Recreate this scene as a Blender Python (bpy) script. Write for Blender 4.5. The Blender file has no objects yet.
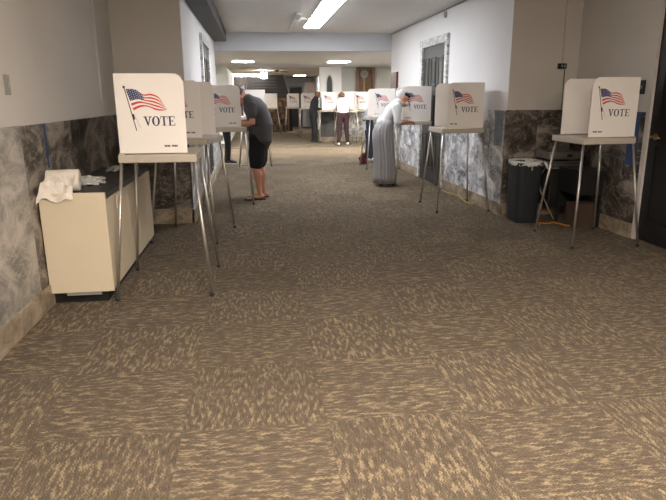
import bpy, bmesh, math, random
from mathutils import Vector, Matrix
random.seed(7)
PI = math.pi
SC = bpy.context.scene
COL = SC.collection
V = Vector

# ------------------------------------------------------------------ materials
MATS = {}
def nodes(name):
    m = bpy.data.materials.new(name); m.use_nodes = True
    nt = m.node_tree; b = nt.nodes['Principled BSDF']
    return m, nt, b
def lk(nt, a, b): nt.links.new(a, b)
def mat(name, col, rough=.6, metal=0., var=.0, scale=8., bump=0., bscale=60., spec=.4, emit=0., ecol=None, trans=0.):
    if name in MATS: return MATS[name]
    m, nt, b = nodes(name)
    b.inputs['Roughness'].default_value = rough
    b.inputs['Metallic'].default_value = metal
    b.inputs['Specular IOR Level'].default_value = spec
    b.inputs['Base Color'].default_value = (*col, 1)
    tc = nt.nodes.new('ShaderNodeTexCoord')
    if var > 0:
        n = nt.nodes.new('ShaderNodeTexNoise'); n.inputs['Scale'].default_value = scale; n.inputs['Detail'].default_value = 5
        lk(nt, tc.outputs['Object'], n.inputs['Vector'])
        r = nt.nodes.new('ShaderNodeValToRGB')
        r.color_ramp.elements[0].position = .3; r.color_ramp.elements[1].position = .7
        r.color_ramp.elements[0].color = (*[c*(1-var) for c in col], 1)
        r.color_ramp.elements[1].color = (*[min(1, c*(1+var)) for c in col], 1)
        lk(nt, n.outputs['Fac'], r.inputs['Fac']); lk(nt, r.outputs['Color'], b.inputs['Base Color'])
    if bump > 0:
        n = nt.nodes.new('ShaderNodeTexNoise'); n.inputs['Scale'].default_value = bscale; n.inputs['Detail'].default_value = 3
        lk(nt, tc.outputs['Object'], n.inputs['Vector'])
        bp = nt.nodes.new('ShaderNodeBump'); bp.inputs['Strength'].default_value = bump; bp.inputs['Distance'].default_value = .01
        lk(nt, n.outputs['Fac'], bp.inputs['Height']); lk(nt, bp.outputs['Normal'], b.inputs['Normal'])
    if emit > 0:
        b.inputs['Emission Color'].default_value = (*(ecol or col), 1)
        b.inputs['Emission Strength'].default_value = emit
    MATS[name] = m
    return m

def mathn(nt, op, a, b=None, c=None):
    n = nt.nodes.new('ShaderNodeMath'); n.operation = op
    for i, v in enumerate((a, b, c)):
        if v is None: continue
        if isinstance(v, (int, float)): n.inputs[i].default_value = v
        else: lk(nt, v, n.inputs[i])
    return n.outputs[0]

def carpet():
    m, nt, b = nodes('carpet_tiles')
    b.inputs['Roughness'].default_value = .95; b.inputs['Specular IOR Level'].default_value = .12
    tc = nt.nodes.new('ShaderNodeTexCoord'); sp = nt.nodes.new('ShaderNodeSeparateXYZ')
    lk(nt, tc.outputs['Object'], sp.inputs[0]); x, y = sp.outputs[0], sp.outputs[1]
    T = .631
    u = mathn(nt, 'DIVIDE', mathn(nt, 'ADD', x, .36), T); w = mathn(nt, 'DIVIDE', mathn(nt, 'ADD', y, -2.974), T)
    i = mathn(nt, 'FLOOR', u); j = mathn(nt, 'FLOOR', w)
    par = mathn(nt, 'ABSOLUTE', mathn(nt, 'MODULO', mathn(nt, 'ADD', mathn(nt, 'ADD', i, j), 100.), 2.))   # 1 = grain along Y
    inv = mathn(nt, 'SUBTRACT', 1., par)
    al = mathn(nt, 'ADD', mathn(nt, 'MULTIPLY', y, par), mathn(nt, 'MULTIPLY', x, inv))
    ac = mathn(nt, 'ADD', mathn(nt, 'MULTIPLY', x, par), mathn(nt, 'MULTIPLY', y, inv))
    ac = mathn(nt, 'ADD', ac, mathn(nt, 'MULTIPLY', mathn(nt, 'PINGPONG', al, .011), .55))
    cid = mathn(nt, 'ADD', mathn(nt, 'MULTIPLY', i, 3.7), mathn(nt, 'MULTIPLY', j, 7.1))
    def flecks(sa, sc, zoff, detail):
        c = nt.nodes.new('ShaderNodeCombineXYZ')
        lk(nt, mathn(nt, 'MULTIPLY', al, sa), c.inputs[0]); lk(nt, mathn(nt, 'MULTIPLY', ac, sc), c.inputs[1])
        lk(nt, mathn(nt, 'ADD', cid, zoff), c.inputs[2])
        n = nt.nodes.new('ShaderNodeTexNoise'); n.inputs['Scale'].default_value = 1.; n.inputs['Detail'].default_value = detail
        n.inputs['Roughness'].default_value = .6; n.inputs['Distortion'].default_value = .3
        lk(nt, c.outputs[0], n.inputs['Vector']); return n.outputs['Fac']
    f1 = flecks(17., 62., 0., 3.); f2 = flecks(70., 170., 31., 1.)
    s = mathn(nt, 'ADD', mathn(nt, 'MULTIPLY', f1, .8), mathn(nt, 'MULTIPLY', f2, .2))
    r = nt.nodes.new('ShaderNodeValToRGB'); cr = r.color_ramp
    cr.elements[0].position = .36; cr.elements[0].color = (.080, .060, .042, 1)
    cr.elements[1].position = .72; cr.elements[1].color = (.37, .28, .16, 1)
    e = cr.elements.new(.51); e.color = (.112, .086, .060, 1)
    e = cr.elements.new(.59); e.color = (.225, .172, .108, 1)
    lk(nt, s, r.inputs['Fac'])
    # zigzag weave
    zz = mathn(nt, 'PINGPONG', mathn(nt, 'MULTIPLY', al, 1.), .008)
    ww = mathn(nt, 'SINE', mathn(nt, 'MULTIPLY', mathn(nt, 'ADD', ac, mathn(nt, 'MULTIPLY', zz, .9)), 2*PI/.0115))
    wv = mathn(nt, 'ADD', mathn(nt, 'MULTIPLY', ww, .20), .95)
    # per tile tint
    wn = nt.nodes.new('ShaderNodeTexWhiteNoise'); wn.noise_dimensions = '1D'; lk(nt, cid, wn.inputs['W'])
    tint = mathn(nt, 'ADD', mathn(nt, 'MULTIPLY', wn.outputs['Value'], .16), mathn(nt, 'ADD', mathn(nt, 'MULTIPLY', par, .10), .84))
    hs = nt.nodes.new('ShaderNodeHueSaturation'); lk(nt, r.outputs['Color'], hs.inputs['Color'])
    lk(nt, mathn(nt, 'MULTIPLY', wv, tint), hs.inputs['Value'])
    # seams
    fu = mathn(nt, 'PINGPONG', u, .5); fw = mathn(nt, 'PINGPONG', w, .5)
    se = mathn(nt, 'LESS_THAN', mathn(nt, 'MINIMUM', fu, fw), .004)
    mx = nt.nodes.new('ShaderNodeMix'); mx.data_type = 'RGBA'
    lk(nt, mathn(nt, 'MULTIPLY', se, .2), mx.inputs['Factor']); lk(nt, hs.outputs['Color'], mx.inputs['A']); mx.inputs['B'].default_value = (.05, .037, .025, 1)
    b.inputs['Sheen Weight'].default_value = .06; b.inputs['Sheen Roughness'].default_value = .5; b.inputs['Sheen Tint'].default_value = (.9, .85, .75, 1)
    lk(nt, mx.outputs['Result'], b.inputs['Base Color'])
    bp = nt.nodes.new('ShaderNodeBump'); bp.inputs['Strength'].default_value = .5; bp.inputs['Distance'].default_value = .004
    lk(nt, mathn(nt, 'ADD', ww, s), bp.inputs['Height']); lk(nt, bp.outputs['Normal'], b.inputs['Normal'])
    return m

def marble(name, dark, mid, light, scale=2.2, shift=0., slab=1.1, axis=1, vein=.5):
    m, nt, b = nodes(name)
    b.inputs['Roughness'].default_value = .32; b.inputs['Specular IOR Level'].default_value = .4
    tc = nt.nodes.new('ShaderNodeTexCoord'); sp = nt.nodes.new('ShaderNodeSeparateXYZ')
    lk(nt, tc.outputs['Object'], sp.inputs[0])
    a = sp.outputs[axis]; sl = mathn(nt, 'DIVIDE', mathn(nt, 'ADD', a, shift), slab); sid = mathn(nt, 'FLOOR', sl)
    c = nt.nodes.new('ShaderNodeCombineXYZ')
    lk(nt, mathn(nt, 'ADD', a, mathn(nt, 'MULTIPLY', sp.outputs[2], .8)), c.inputs[0])
    lk(nt, mathn(nt, 'SUBTRACT', mathn(nt, 'MULTIPLY', sp.outputs[2], 1.6), mathn(nt, 'MULTIPLY', a, .7)), c.inputs[1])
    lk(nt, mathn(nt, 'MULTIPLY', sid, 5.3), c.inputs[2])
    n1 = nt.nodes.new('ShaderNodeTexNoise'); n1.inputs['Scale'].default_value = scale; n1.inputs['Detail'].default_value = 9
    n1.inputs['Roughness'].default_value = .74; n1.inputs['Distortion'].default_value = .8
    lk(nt, c.outputs[0], n1.inputs['Vector'])
    n2 = nt.nodes.new('ShaderNodeTexNoise'); n2.inputs['Scale'].default_value = scale*1.3; n2.inputs['Detail'].default_value = 6; n2.inputs['Distortion'].default_value = 1.4
    lk(nt, c.outputs[0], n2.inputs['Vector'])
    r = nt.nodes.new('ShaderNodeValToRGB'); cr = r.color_ramp
    cr.elements[0].position = .38; cr.elements[0].color = (*dark, 1)
    cr.elements[1].position = .61; cr.elements[1].color = (*light, 1)
    e = cr.elements.new(.50); e.color = (*mid, 1)
    lk(nt, n1.outputs['Fac'], r.inputs['Fac'])
    vn = mathn(nt, 'ABSOLUTE', mathn(nt, 'SUBTRACT', n2.outputs['Fac'], .5))
    vf = mathn(nt, 'MULTIPLY', mathn(nt, 'LESS_THAN', vn, .012), vein)
    mx = nt.nodes.new('ShaderNodeMix'); mx.data_type = 'RGBA'; lk(nt, vf, mx.inputs['Factor'])
    lk(nt, r.outputs['Color'], mx.inputs['A']); mx.inputs['B'].default_value = (*light, 1)
    # slab joints
    fr = mathn(nt, 'PINGPONG', sl, .5); jt = mathn(nt, 'MULTIPLY', mathn(nt, 'LESS_THAN', fr, .004), .6)
    m2 = nt.nodes.new('ShaderNodeMix'); m2.data_type = 'RGBA'; lk(nt, jt, m2.inputs['Factor'])
    lk(nt, mx.outputs['Result'], m2.inputs['A']); m2.inputs['B'].default_value = (.05, .045, .04, 1)
    lk(nt, m2.outputs['Result'], b.inputs['Base Color'])
    return m

M_CARPET = carpet()
M_MARB_D = marble('brown_grey_marble', (.020, .016, .013), (.075, .063, .052), (.34, .30, .255), 1.9, shift=-.85, slab=1.05)
M_MARB_DX = marble('brown_grey_marble_face', (.025, .02, .016), (.10, .085, .07), (.32, .28, .24), 2.4, axis=0)
M_MARB_G = marble('pale_grey_marble', (.15, .14, .125), (.33, .31, .28), (.52, .49, .445), 2.2, shift=-.85, slab=8.)
M_MARB_W = marble('white_grey_marble', (.06, .065, .08), (.42, .43, .46), (.86, .86, .86), 2.6)
M_MARB_WX = marble('white_grey_marble_face', (.12, .12, .125), (.40, .40, .40), (.78, .77, .74), 3.4, axis=0)
M_MARB_F = marble('white_grey_marble_frame', (.2, .2, .2), (.5, .5, .5), (.82, .82, .82), 9.)
M_BASE = marble('tan_stone_base', (.16, .125, .085), (.30, .245, .18), (.46, .38, .28), 3.5, slab=2.2, vein=.2)
M_BASEX = marble('tan_stone_base_face', (.16, .125, .085), (.30, .245, .18), (.46, .38, .28), 3.5, slab=2.2, vein=.2, axis=0)
M_PAINT = mat('wall_paint_shaded', (.60, .57, .53), .85, var=.03, scale=1.5, bump=.05, bscale=40)  # dimmer copy of the wall paint, weaker lighting put into the colour
M_PAINT_LIT = mat('wall_paint_lit', (.78, .78, .79), .8, var=.02, scale=1.5, bump=.05, bscale=40)  # brighter copy of the same wall paint, stronger lighting put into the colour
M_PAINTG = mat('pale_grey_green_paint', (.52, .53, .50), .85, var=.03, scale=2)
M_CEIL = mat('ceiling_paint', (.78, .77, .75), .9, var=.02, scale=3)
M_CEILT = mat('tan_ceiling', (.40, .33, .25), .9, var=.06, scale=2)  # plain tan tone for the furthest ceiling
M_BEAM = mat('dark_grey_beam', (.10, .10, .10), .7, var=.1, scale=4)
M_DOORD = mat('dark_grey_door', (.04, .042, .045), .45, var=.08, scale=5)
M_BLACKD = mat('black_door', (.010, .0095, .0095), .5, var=.1, scale=5)
M_TRIM = mat('beige_trim', (.42, .37, .30), .6, var=.05)
M_BRASS = mat('brass', (.55, .40, .16), .3, 1.)
M_CREAM = mat('cream_laminate', (.67, .58, .43), .45, var=.02, scale=4)
M_BLACK = mat('black_top', (.018, .018, .017), .35, var=.1)
M_TOE = mat('black_plinth', (.012, .012, .012), .6, var=.1)
M_PANEL = mat('white_corrugated_plastic', (.88, .84, .80), .5, var=.015, scale=6)
M_SHELF = mat('beige_plastic_shelf', (.50, .45, .375), .5, var=.04, scale=10)
M_CHROME = mat('dull_aluminium', (.52, .49, .45), .38, .85, var=.05, scale=10)
M_FOOT = mat('dark_rubber', (.03, .03, .03), .7, var=.1)
M_RED = mat('print_red', (.60, .07, .07), .5, var=.02)
M_WHITE = mat('print_white', (.88, .84, .80), .5, var=.01)
M_NAVY = mat('print_navy', (.035, .04, .09), .5, var=.05)
M_INK = mat('print_ink', (.02, .02, .03), .5, var=.05)
M_BIN = mat('slate_plastic', (.020, .024, .029), .5, var=.08, scale=12)
M_LINER = mat('clear_white_liner', (.62, .62, .60), .3, var=.15, scale=30, bump=.5, bscale=40)
M_PAPER = mat('paper_white', (.80, .74, .66), .8, var=.03, bump=.3, bscale=90)
M_TAPE = mat('blue_tape', (.035, .075, .19), .6, var=.15, scale=30)
M_METALG = mat('brushed_steel', (.30, .29, .28), .4, .7, var=.1)
M_GREYP = mat('grey_plate', (.28, .27, .24), .5, var=.05)
M_ORANGE = mat('orange_cord', (.55, .22, .02), .6, var=.05)
M_WOOD = mat('brown_wood', (.17, .085, .045), .45, var=.25, scale=9)
M_WOODD = mat('dark_wood', (.018, .014, .013), .5, var=.2, scale=6)
M_WOODM = mat('mid_wood', (.20, .12, .06), .5, var=.25, scale=6)
M_SKIN = mat('skin', (.50, .25, .17), .55, var=.06, scale=20, spec=.3)
M_SKIND = mat('skin_dark', (.16, .08, .05), .55, var=.06, scale=20, spec=.3)

# ------------------------------------------------------------------ mesh builder
class MB:
    def __init__(s): s.bm = bmesh.new(); s.mi = 0
    def face(s, vs, mi=None):
        try: f = s.bm.faces.new([s.bm.verts.new(v) for v in vs])
        except ValueError: return
        f.material_index = s.mi if mi is None else mi; return f
    def box(s, a, b, M=None):
        a, b = V(a), V(b)
        P = [V((x, y, z)) for z in (a.z, b.z) for y in (a.y, b.y) for x in (a.x, b.x)]
        if M: P = [M @ p for p in P]
        vs = [s.bm.verts.new(p) for p in P]
        for q in ((0, 2, 3, 1), (4, 5, 7, 6), (0, 1, 5, 4), (2, 6, 7, 3), (0, 4, 6, 2), (1, 3, 7, 5)):
            s.bm.faces.new([vs[k] for k in q]).material_index = s.mi
        return s
    def rings(s, rings, cap=True, closed=True):
        R = [[s.bm.verts.new(p) for p in r] for r in rings]
        n = len(R[0])
        for i in range(len(R)-1):
            for k in range(n if closed else n-1):
                f = s.bm.faces.new([R[i][k], R[i][(k+1) % n], R[i+1][(k+1) % n], R[i+1][k]]); f.material_index = s.mi; f.smooth = True
        if cap:
            s.bm.faces.new(R[0][::-1]).material_index = s.mi; s.bm.faces.new(R[-1]).material_index = s.mi
        return s
    def tube(s, pts, r, n=10, cap=True):
        pts = [V(p) for p in pts]; out = []
        rr = r if isinstance(r, (list, tuple)) else [r]*len(pts)
        up = V((0, 0, 1))
        for i, p in enumerate(pts):
            d = (pts[min(i+1, len(pts)-1)] - pts[max(i-1, 0)]).normalized()
            a = d.cross(up)
            if a.length < 1e-3: a = d.cross(V((1, 0, 0)))
            a.normalize(); c = a.cross(d).normalized()
            out.append([p + rr[i]*(math.cos(t)*a + math.sin(t)*c) for t in [2*PI*k/n for k in range(n)]])
        return s.rings(out, cap)
    def lathe(s, prof, c=(0, 0, 0), n=24, cap=True):
        c = V(c)
        return s.rings([[c + V((r*math.cos(2*PI*k/n), r*math.sin(2*PI*k/n), z)) for k in range(n)] for r, z in prof], cap)
    def prism(s, poly, d0, d1, f):
        # poly in 2D, f(u,v,d)->Vector
        a = [s.bm.verts.new(f(u, v, d0)) for u, v in poly]; b = [s.bm.verts.new(f(u, v, d1)) for u, v in poly]
        n = len(poly)
        s.bm.faces.new(a[::-1]).material_index = s.mi; s.bm.faces.new(b).material_index = s.mi
        for k in range(n): s.bm.faces.new([a[k], a[(k+1) % n], b[(k+1) % n], b[k]]).material_index = s.mi
        return s
    def build(s, name, m, parent=None, bevel=0., smooth=False):
        bm = s.bm
        bmesh.ops.recalc_face_normals(bm, faces=bm.faces[:])
        if bevel > 0:
            es = [e for e in bm.edges if len(e.link_faces) == 2 and e.calc_face_angle(0) > .6]
            bmesh.ops.bevel(bm, geom=es, offset=bevel, segments=2, profile=.6, affect='EDGES', clamp_overlap=True)
        me = bpy.data.meshes.new(name); bm.to_mesh(me); bm.free()
        for x in (m if isinstance(m, (list, tuple)) else [m]): me.materials.append(x)
        if smooth:
            for p in me.polygons: p.use_smooth = True
        o = bpy.data.objects.new(name, me); COL.objects.link(o)
        if parent: o.parent = parent
        return o
def thing(name, label, cat, loc=(0, 0, 0), rz=0., group=None):
    o = bpy.data.objects.new(name, None); COL.objects.link(o); o.location = loc; o.rotation_euler = (0, 0, rz)
    o.empty_display_size = .1
    return tag(o, label, cat, group)
def tag(o, label, cat, group=None):
    o['label'] = label; o['category'] = cat
    if group: o['group'] = group
    return o
def struct(o, label=None):
    o['kind'] = 'structure'
    if label: o['label'] = label
    return o
def dup(root, loc, rz, label, group=None):
    r = root.copy(); COL.objects.link(r); r.location = loc; r.rotation_euler = (0, 0, rz); r['label'] = label
    if group: r['group'] = group
    for ch in list(root.children):
        c = ch.copy(); COL.objects.link(c); c.parent = r
        for g in list(ch.children):
            d = g.copy(); COL.objects.link(d); d.parent = c
    return r
def sbox(name, a, b, m, label=None): return struct(MB().box(a, b).build(name, m), label)

# ------------------------------------------------------------------ setting
XL, XR = -1.48, 3.75
CL, CR = -.75, 2.93            # corridor side walls
YP, YE = 6.9, 12.85
H, HL = 2.7, 2.34
sbox('floor', (-7, -2.6, -.1), (7.2, 31, 0), M_CARPET, 'brown flecked carpet tiles laid quarter turned')
sbox('ceiling', (-2.2, -2.6, H), (4.5, YE+.05, H+.12), M_CEIL, 'pale painted corridor ceiling')
sbox('ceiling', (-6.1, YE+.05, HL), (6.2, 19.8, H+.12), mat('ceiling_paint_shaded', (.60, .62, .66), .9, var=.02, scale=3), 'lower ceiling over the lobby beyond the corridor')  # greyer, cooler tone stands for shade and offsets tan bounce
sbox('ceiling', (-6.1, 19.8, HL), (6.2, 31, H+.12), M_CEILT, 'tan ceiling of the furthest room')
sbox('wall_left', (XL-.15, -2.6, 0), (XL, YP, H), M_PAINT)
sbox('wall_corridor_left', (XL-.15, YP, 0), (CL, YE, H), M_PAINT_LIT)
# face of the left wall's return (towards the camera), shade put into its colour
sbox('wall_left_return', (XL, YP-.012, 1.235), (CL+.004, YP, H), M_PAINT)
sbox('wall_back', (-1.7, -2.75, 0), (3.95, -2.6, H), M_PAINT)
sbox('wall_corridor_right', (CR, 6.75, 0), (4.5, YE, H), M_PAINT_LIT)
sbox('wall_right_return', (CR-.004, 6.738, 1.245), (XR, 6.75, H), M_PAINT)  # right return in the dimmer copy of the wall paint
DY0, DY1, DH = 4.42, 5.38, 2.28
struct(MB().box((XR, DY1, 0), (XR+.2, 6.75, H)).box((XR, -2.6, 0), (XR+.2, DY0, H)).box((XR, DY0, DH), (XR+.2, DY1, H)).build('wall_right', M_PAINT))
# wainscots
def trim(n, a, b, m, lab=None): return sbox('trim_%d' % n, a, b, m, lab)
trim(1, (XL, -2.6, .15), (XL+.018, 4.0, 1.24), M_MARB_G, 'pale grey marble wainscot slab at the left edge')
trim(2, (XL, 4.0, .15), (XL+.018, YP-.02, 1.235), M_MARB_D, 'dark veined marble wainscot behind the cream cabinet')
trim(3, (XL+.02, YP-.02, .17), (CL+.012, YP, 1.235), M_MARB_DX, 'dark marble wainscot on the left return')
trim(4, (CL, YP-.02, .15), (CL+.015, YE, 1.24), M_MARB_W, 'light marble wainscot of the corridor left side')
trim(5, (CR-.018, 6.74, .15), (CR, 8.96, 1.24), M_MARB_W, 'light marble wainscot of the corridor right side near half')
trim(6, (CR-.018, 10.45, .15), (CR, YE, 1.24), M_MARB_W, 'light marble wainscot past the corridor door')
trim(7, (CR-.018, 6.728, .15), (XR-.001, 6.75, 1.245), M_MARB_DX, 'dark marble wainscot on the right return')
trim(8, (XR-.018, DY1+.02, .15), (XR, 6.728, 1.245), M_MARB_D, 'dark marble wainscot behind the nearest right booth')
# stone bases
sbox('baseboard_left', (XL, -2.6, 0), (XL+.035, YP-.03, .15), M_BASE)
sbox('baseboard_left_return', (XL+.035, YP-.05, 0), (CL+.02, YP, .17), M_BASEX)
sbox('baseboard_corridor_left', (CL, YP-.05, 0), (CL+.03, YE, .15), M_BASE)
sbox('baseboard_corridor_right', (CR-.035, 6.71, 0), (CR, 8.96, .15), M_BASE)
sbox('baseboard_corridor_right_far', (CR-.035, 10.45, 0), (CR, YE, .15), M_BASE)
sbox('baseboard_right_return', (CR, 6.71, 0), (XR-.035, 6.75, .15), M_BASEX)
sbox('baseboard_right', (XR-.035, DY1+.02, 0), (XR, 6.75, .15), M_BASE)

# right black door, in the right wall
d = struct(MB().box((XR+.02, DY0+.02, .01), (XR+.065, DY1-.04, DH-.02)).build('door_1', M_BLACKD), 'black door at the right edge')
for (z0, z1) in ((.2, .95), (1.15, 2.1)):
    for (y0, y1) in ((DY0+.14, DY0+.42), (DY0+.52, DY0+.8)):
        mb = MB(); t = .012
        mb.box((XR+.008, y0, z0), (XR+.02, y1, z0+t)).box((XR+.008, y0, z1-t), (XR+.02, y1, z1)).box((XR+.008, y0, z0), (XR+.02, y0+t, z1)).box((XR+.008, y1-t, z0), (XR+.02, y1, z1))
        mb.build('door_panel', M_BLACKD, d)
mb = MB(); mb.tube([(XR+.02, 5.24, 1.02), (XR-.03, 5.24, 1.02)], .012); mb.tube([(XR-.03, 5.25, 1.02), (XR-.035, 5.18, 1.022), (XR-.03, 5.12, 1.015)], [.013, .011, .009])
mb.tube([(XR+.022, 5.24, 1.02), (XR+.008, 5.24, 1.02)], .033, 16)
h = mb.build('door_handle', M_BRASS, d); h['label'] = 'brass lever handle'
mb = MB(); mb.box((XR-.006, DY1-.04, 0), (XR+.1, DY1+.015, DH+.06)).box((XR-.015, DY0-.05, 0), (XR+.1, DY0+.02, DH+.06)).box((XR-.015, DY0-.05, DH-.02), (XR+.1, DY1+.05, DH+.06))
struct(mb.build('trim_9', M_PAINT), 'narrow frame of the black door')

# corridor doors, grey panelled in marble frames
def corridor_door(n, X, s, y0, y1, label):
    # s = direction out of the wall into the corridor
    def b(mb, p, q): return mb.box((min(X+s*p[0], X+s*q[0]), p[1], p[2]), (max(X+s*p[0], X+s*q[0]), q[1], q[2]))
    mb = MB(); b(mb, (.0, y0, .0), (.012, y1, 2.2))
    d = struct(mb.build('door_%d' % n, M_DOORD), label)
    w = (y1-y0)
    for (z0, z1) in ((.2, .8), (.95, 1.42), (1.55, 2.02)):
        for k in range(3):
            a = y0 + w*(.08+.31*k); e = a + w*.22
            mb = MB()
            b(mb, (.012, a, z0), (.022, e, z0+.03)); b(mb, (.012, a, z1-.03), (.022, e, z1)); b(mb, (.012, a, z0), (.022, a+.03, z1)); b(mb, (.012, e-.03, z0), (.022, e, z1))
            b(mb, (.012, a+.06, z0+.06), (.018, e-.06, z1-.06))
            mb.build('door_panel', M_BLACKD if k else M_DOORD, d)
    mb = MB(); mb.tube([(X+s*.012, y0+.12, 1.03), (X+s*.05, y0+.12, 1.03)], .01)
    mb.lathe([(.001, 0), (.02, .004), (.027, .02), (.02, .036), (.001, .04)], (X+s*.06, y0+.12, 1.01), 12)
    mb.build('door_handle', M_METALG, d)
    mb = MB(); f = .11
    b(mb, (0, y0-f, 0), (.04, y0, 2.2)); b(mb, (0, y1, 0), (.04, y1+f, 2.2)); b(mb, (0, y0-f-.02, 2.2), (.045, y1+f+.02, 2.32))
    struct(mb.build('trim_%d' % (8+n), M_MARB_F), 'marble frame round the grey corridor door')
corridor_door(2, CR, -1, 9.1, 10.34, 'dark grey panelled door in the white right corridor wall')
corridor_door(3, CL, 1, 9.35, 10.55, 'dark panelled door in the left corridor wall')

# ceiling beam left, raceway, pipe
sbox('ceiling_beam', (CL, 6.9, 2.5), (CL+.25, 12.7, H), M_BEAM, 'dark grey boxed beam along the left corridor ceiling')
tag(MB().box((.72, 9.9, H-.035), (.80, 12.6, H)).box((.80, 10.55, H-.025), (.99, 10.6, H)).box((.70, 10.5, H-.05), (.82, 10.66, H)).build('ceiling_raceway', M_CEIL), 'white wiring raceway on the ceiling left of the fluorescent light', 'raceway')
tag(MB().tube([(CR-.02, 7.2, H-.03), (CR-.02, 12.8, H-.03)], .012).build('ceiling_pipe', M_METALG), 'thin pipe along the top of the right corridor wall', 'pipe')
mb = MB(); mb.tube([(CR, 9.2, 2.60), (CR-.03, 9.2, 2.60)], [.05, .04], 16); tag(mb.build('smoke_detector', M_GREYP), 'small round grey detector high on the white right wall', 'detector')

# lobby and far room
sbox('wall_lobby_near_left', (-6.1, YE-.15, 0), (CL-.9, YE, HL+.1), M_PAINTG)
sbox('wall_lobby_near_right', (4.5, YE-.15, 0), (6.2, YE, HL+.1), M_PAINTG)
sbox('wall_lobby_left', (-6.2, YE, 0), (-6.05, 19.3, HL), M_PAINTG)
sbox('wall_lobby_right', (6.05, YE, 0), (6.2, 20, HL), M_PAINTG)
sbox('wall_lobby_far_left', (-6.1, 19.2, 0), (-.80, 19.35, HL), M_PAINTG)
sbox('wall_side_passage', (-.95, 19.35, 0), (-.80, 26.4, HL), M_PAINT_LIT)
sbox('wall_lobby_far_right', (2.2, 19.75, 0), (6.1, 19.95, HL), M_PAINTG)
sbox('wall_column', (2.13, 19.5, 0), (2.82, 19.75, HL), M_PAINT_LIT, 'white column with a pointed window')
trim(12, (2.82, 19.72, .15), (6.05, 19.75, 1.02), M_MARB_WX, 'white marble wainscot under the clock')
trim(13, (2.12, 19.48, .15), (2.83, 19.5, 1.0), mat('dark_grey_stone', (.07, .068, .066), .5, var=.3, scale=6), 'marble wainscot of the white column')
sbox('baseboard_lobby', (2.12, 19.46, 0), (6.05, 19.5, .15), M_BASEX)
sbox('wall_far_room_right', (2.85, 19.95, 0), (3.0, 30, HL), M_PAINT_LIT)
sbox('wall_far', (-2.5, 30, 0), (3.2, 30.15, HL), M_PAINT_LIT)
sbox('wall_far_room_left', (-2.6, 26.4, 0), (-2.45, 30, HL), M_PAINTG)
d = struct(MB().box((1.76, 29.95, 0), (2.36, 30, 1.9)).build('door_4', M_DOORD), 'dark grey door at the far end')
for z0, z1 in ((.2, .85), (1.0, 1.7)): MB().box((1.84, 29.935, z0), (2.28, 29.95, z1)).build('door_panel', M_DOORD, d)
mb = MB(); mb.box((1.72, 29.94, 0), (1.76, 30, 1.95)).box((2.36, 29.94, 0), (2.40, 30, 1.95)).box((1.72, 29.94, 1.9), (2.40, 30, 1.95)); struct(mb.build('trim_14', M_MARB_F))
# carpet threshold strips
trim(15, (-6, YE-.02, 0), (6, YE+.06, .006), M_TOE, 'dark threshold strip at the corridor end')
trim(16, (-.8, 17.3, 0), (6, 17.36, .006), M_WOODD, 'dark strip across the lobby carpet')
# pointed window in the column
mb = MB(); W, z0, zs, zt = .11, 1.40, 1.80, 2.08
def arch(w, z0, zs, zt, n=7):
    p = [(-w, z0), (w, z0), (w, zs)]
    for k in range(1, n): t = k/n; p.append((w*(1-t**1.7), zs+(zt-zs)*math.sin(t*PI/2)**.9))
    p.append((0, zt))
    for k in range(n-1, 0, -1): t = k/n; p.append((-w*(1-t**1.7), zs+(zt-zs)*math.sin(t*PI/2)**.9))
    p.append((-w, zs)); return p
mb.prism(arch(.12, 1.38, 1.80, 2.12), 0, .02, lambda u, v, d: V((2.43+u, 19.5-d, v)))
w = struct(mb.build('window_1', M_PAINTG), 'narrow pointed arch window in the white column')
mb = MB(); mb.prism(arch(.085, 1.41, 1.79, 2.07), .02, .026, lambda u, v, d: V((2.43+u, 19.5-d, v))); mb.build('window_pane', mat('dark_glass', (.05, .055, .065), .15, var=.1), w)
mb = MB().box((2.426, 19.47, 1.41), (2.434, 19.475, 2.05)); mb.build('window_mullion', M_DOORD, w)

# ------------------------------------------------------------------ lamps
M_TUBE = mat('fluorescent_diffuser', (.95, .96, 1.), .4, emit=10., ecol=(.95, .96, 1.))
M_PANELLIT = mat('lit_ceiling_panel', (1., .97, .9), .4, emit=55., ecol=(1., .95, .88))
M_GLOBE = mat('lit_far_shade', (1., .93, .8), .4, emit=15., ecol=(1., .94, .86))
M_WARMLIT = mat('warm_lit_diffuser', (1., .86, .66), .4, emit=19., ecol=(1., .885, .775))
def ceil_light(name, label, cx, cy, z, wx, wy, m, group=None, depth=.025):
    t = thing(name, label, 'light', (cx, cy, z), 0, group)
    mb = MB(); f = .025
    mb.box((-wx-f, -wy-f, -.018), (wx+f, -wy, 0)).box((-wx-f, wy, -.018), (wx+f, wy+f, 0)).box((-wx-f, -wy, -.018), (-wx, wy, 0)).box((wx, -wy, -.018), (wx+f, wy, 0))
    mb.build('housing', M_CEIL, t)
    MB().box((-wx, -wy, -depth), (wx, wy, -.004)).build('diffuser', m, t, bevel=.015)
    return t
ceil_light('fluorescent_light', 'long bright white fluorescent light on the corridor ceiling', 1.14, 9.95, H, .14, 1.85, M_TUBE, depth=.032)
ceil_light('ceiling_light', 'left of the two bright lobby ceiling lights', -.24, 16.4, HL, .27, .2, M_PANELLIT, 'lobby ceiling lights')
ceil_light('ceiling_light', 'right of the two bright lobby ceiling lights', 2.30, 16.4, HL, .27, .2, M_PANELLIT, 'lobby ceiling lights')
ceil_light('ceiling_light', 'bright ceiling light before the far grey door', 2.0, 26.5, HL, .25, .2, M_GLOBE)
ceil_light('ceiling_light', 'warm ceiling light over the near end of the hall', .7, 1.2, H, .3, .6, M_WARMLIT)
ceil_light('ceiling_light', 'warm ceiling light behind the viewer', .7, -1.3, H, .3, .6, M_WARMLIT)
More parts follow.
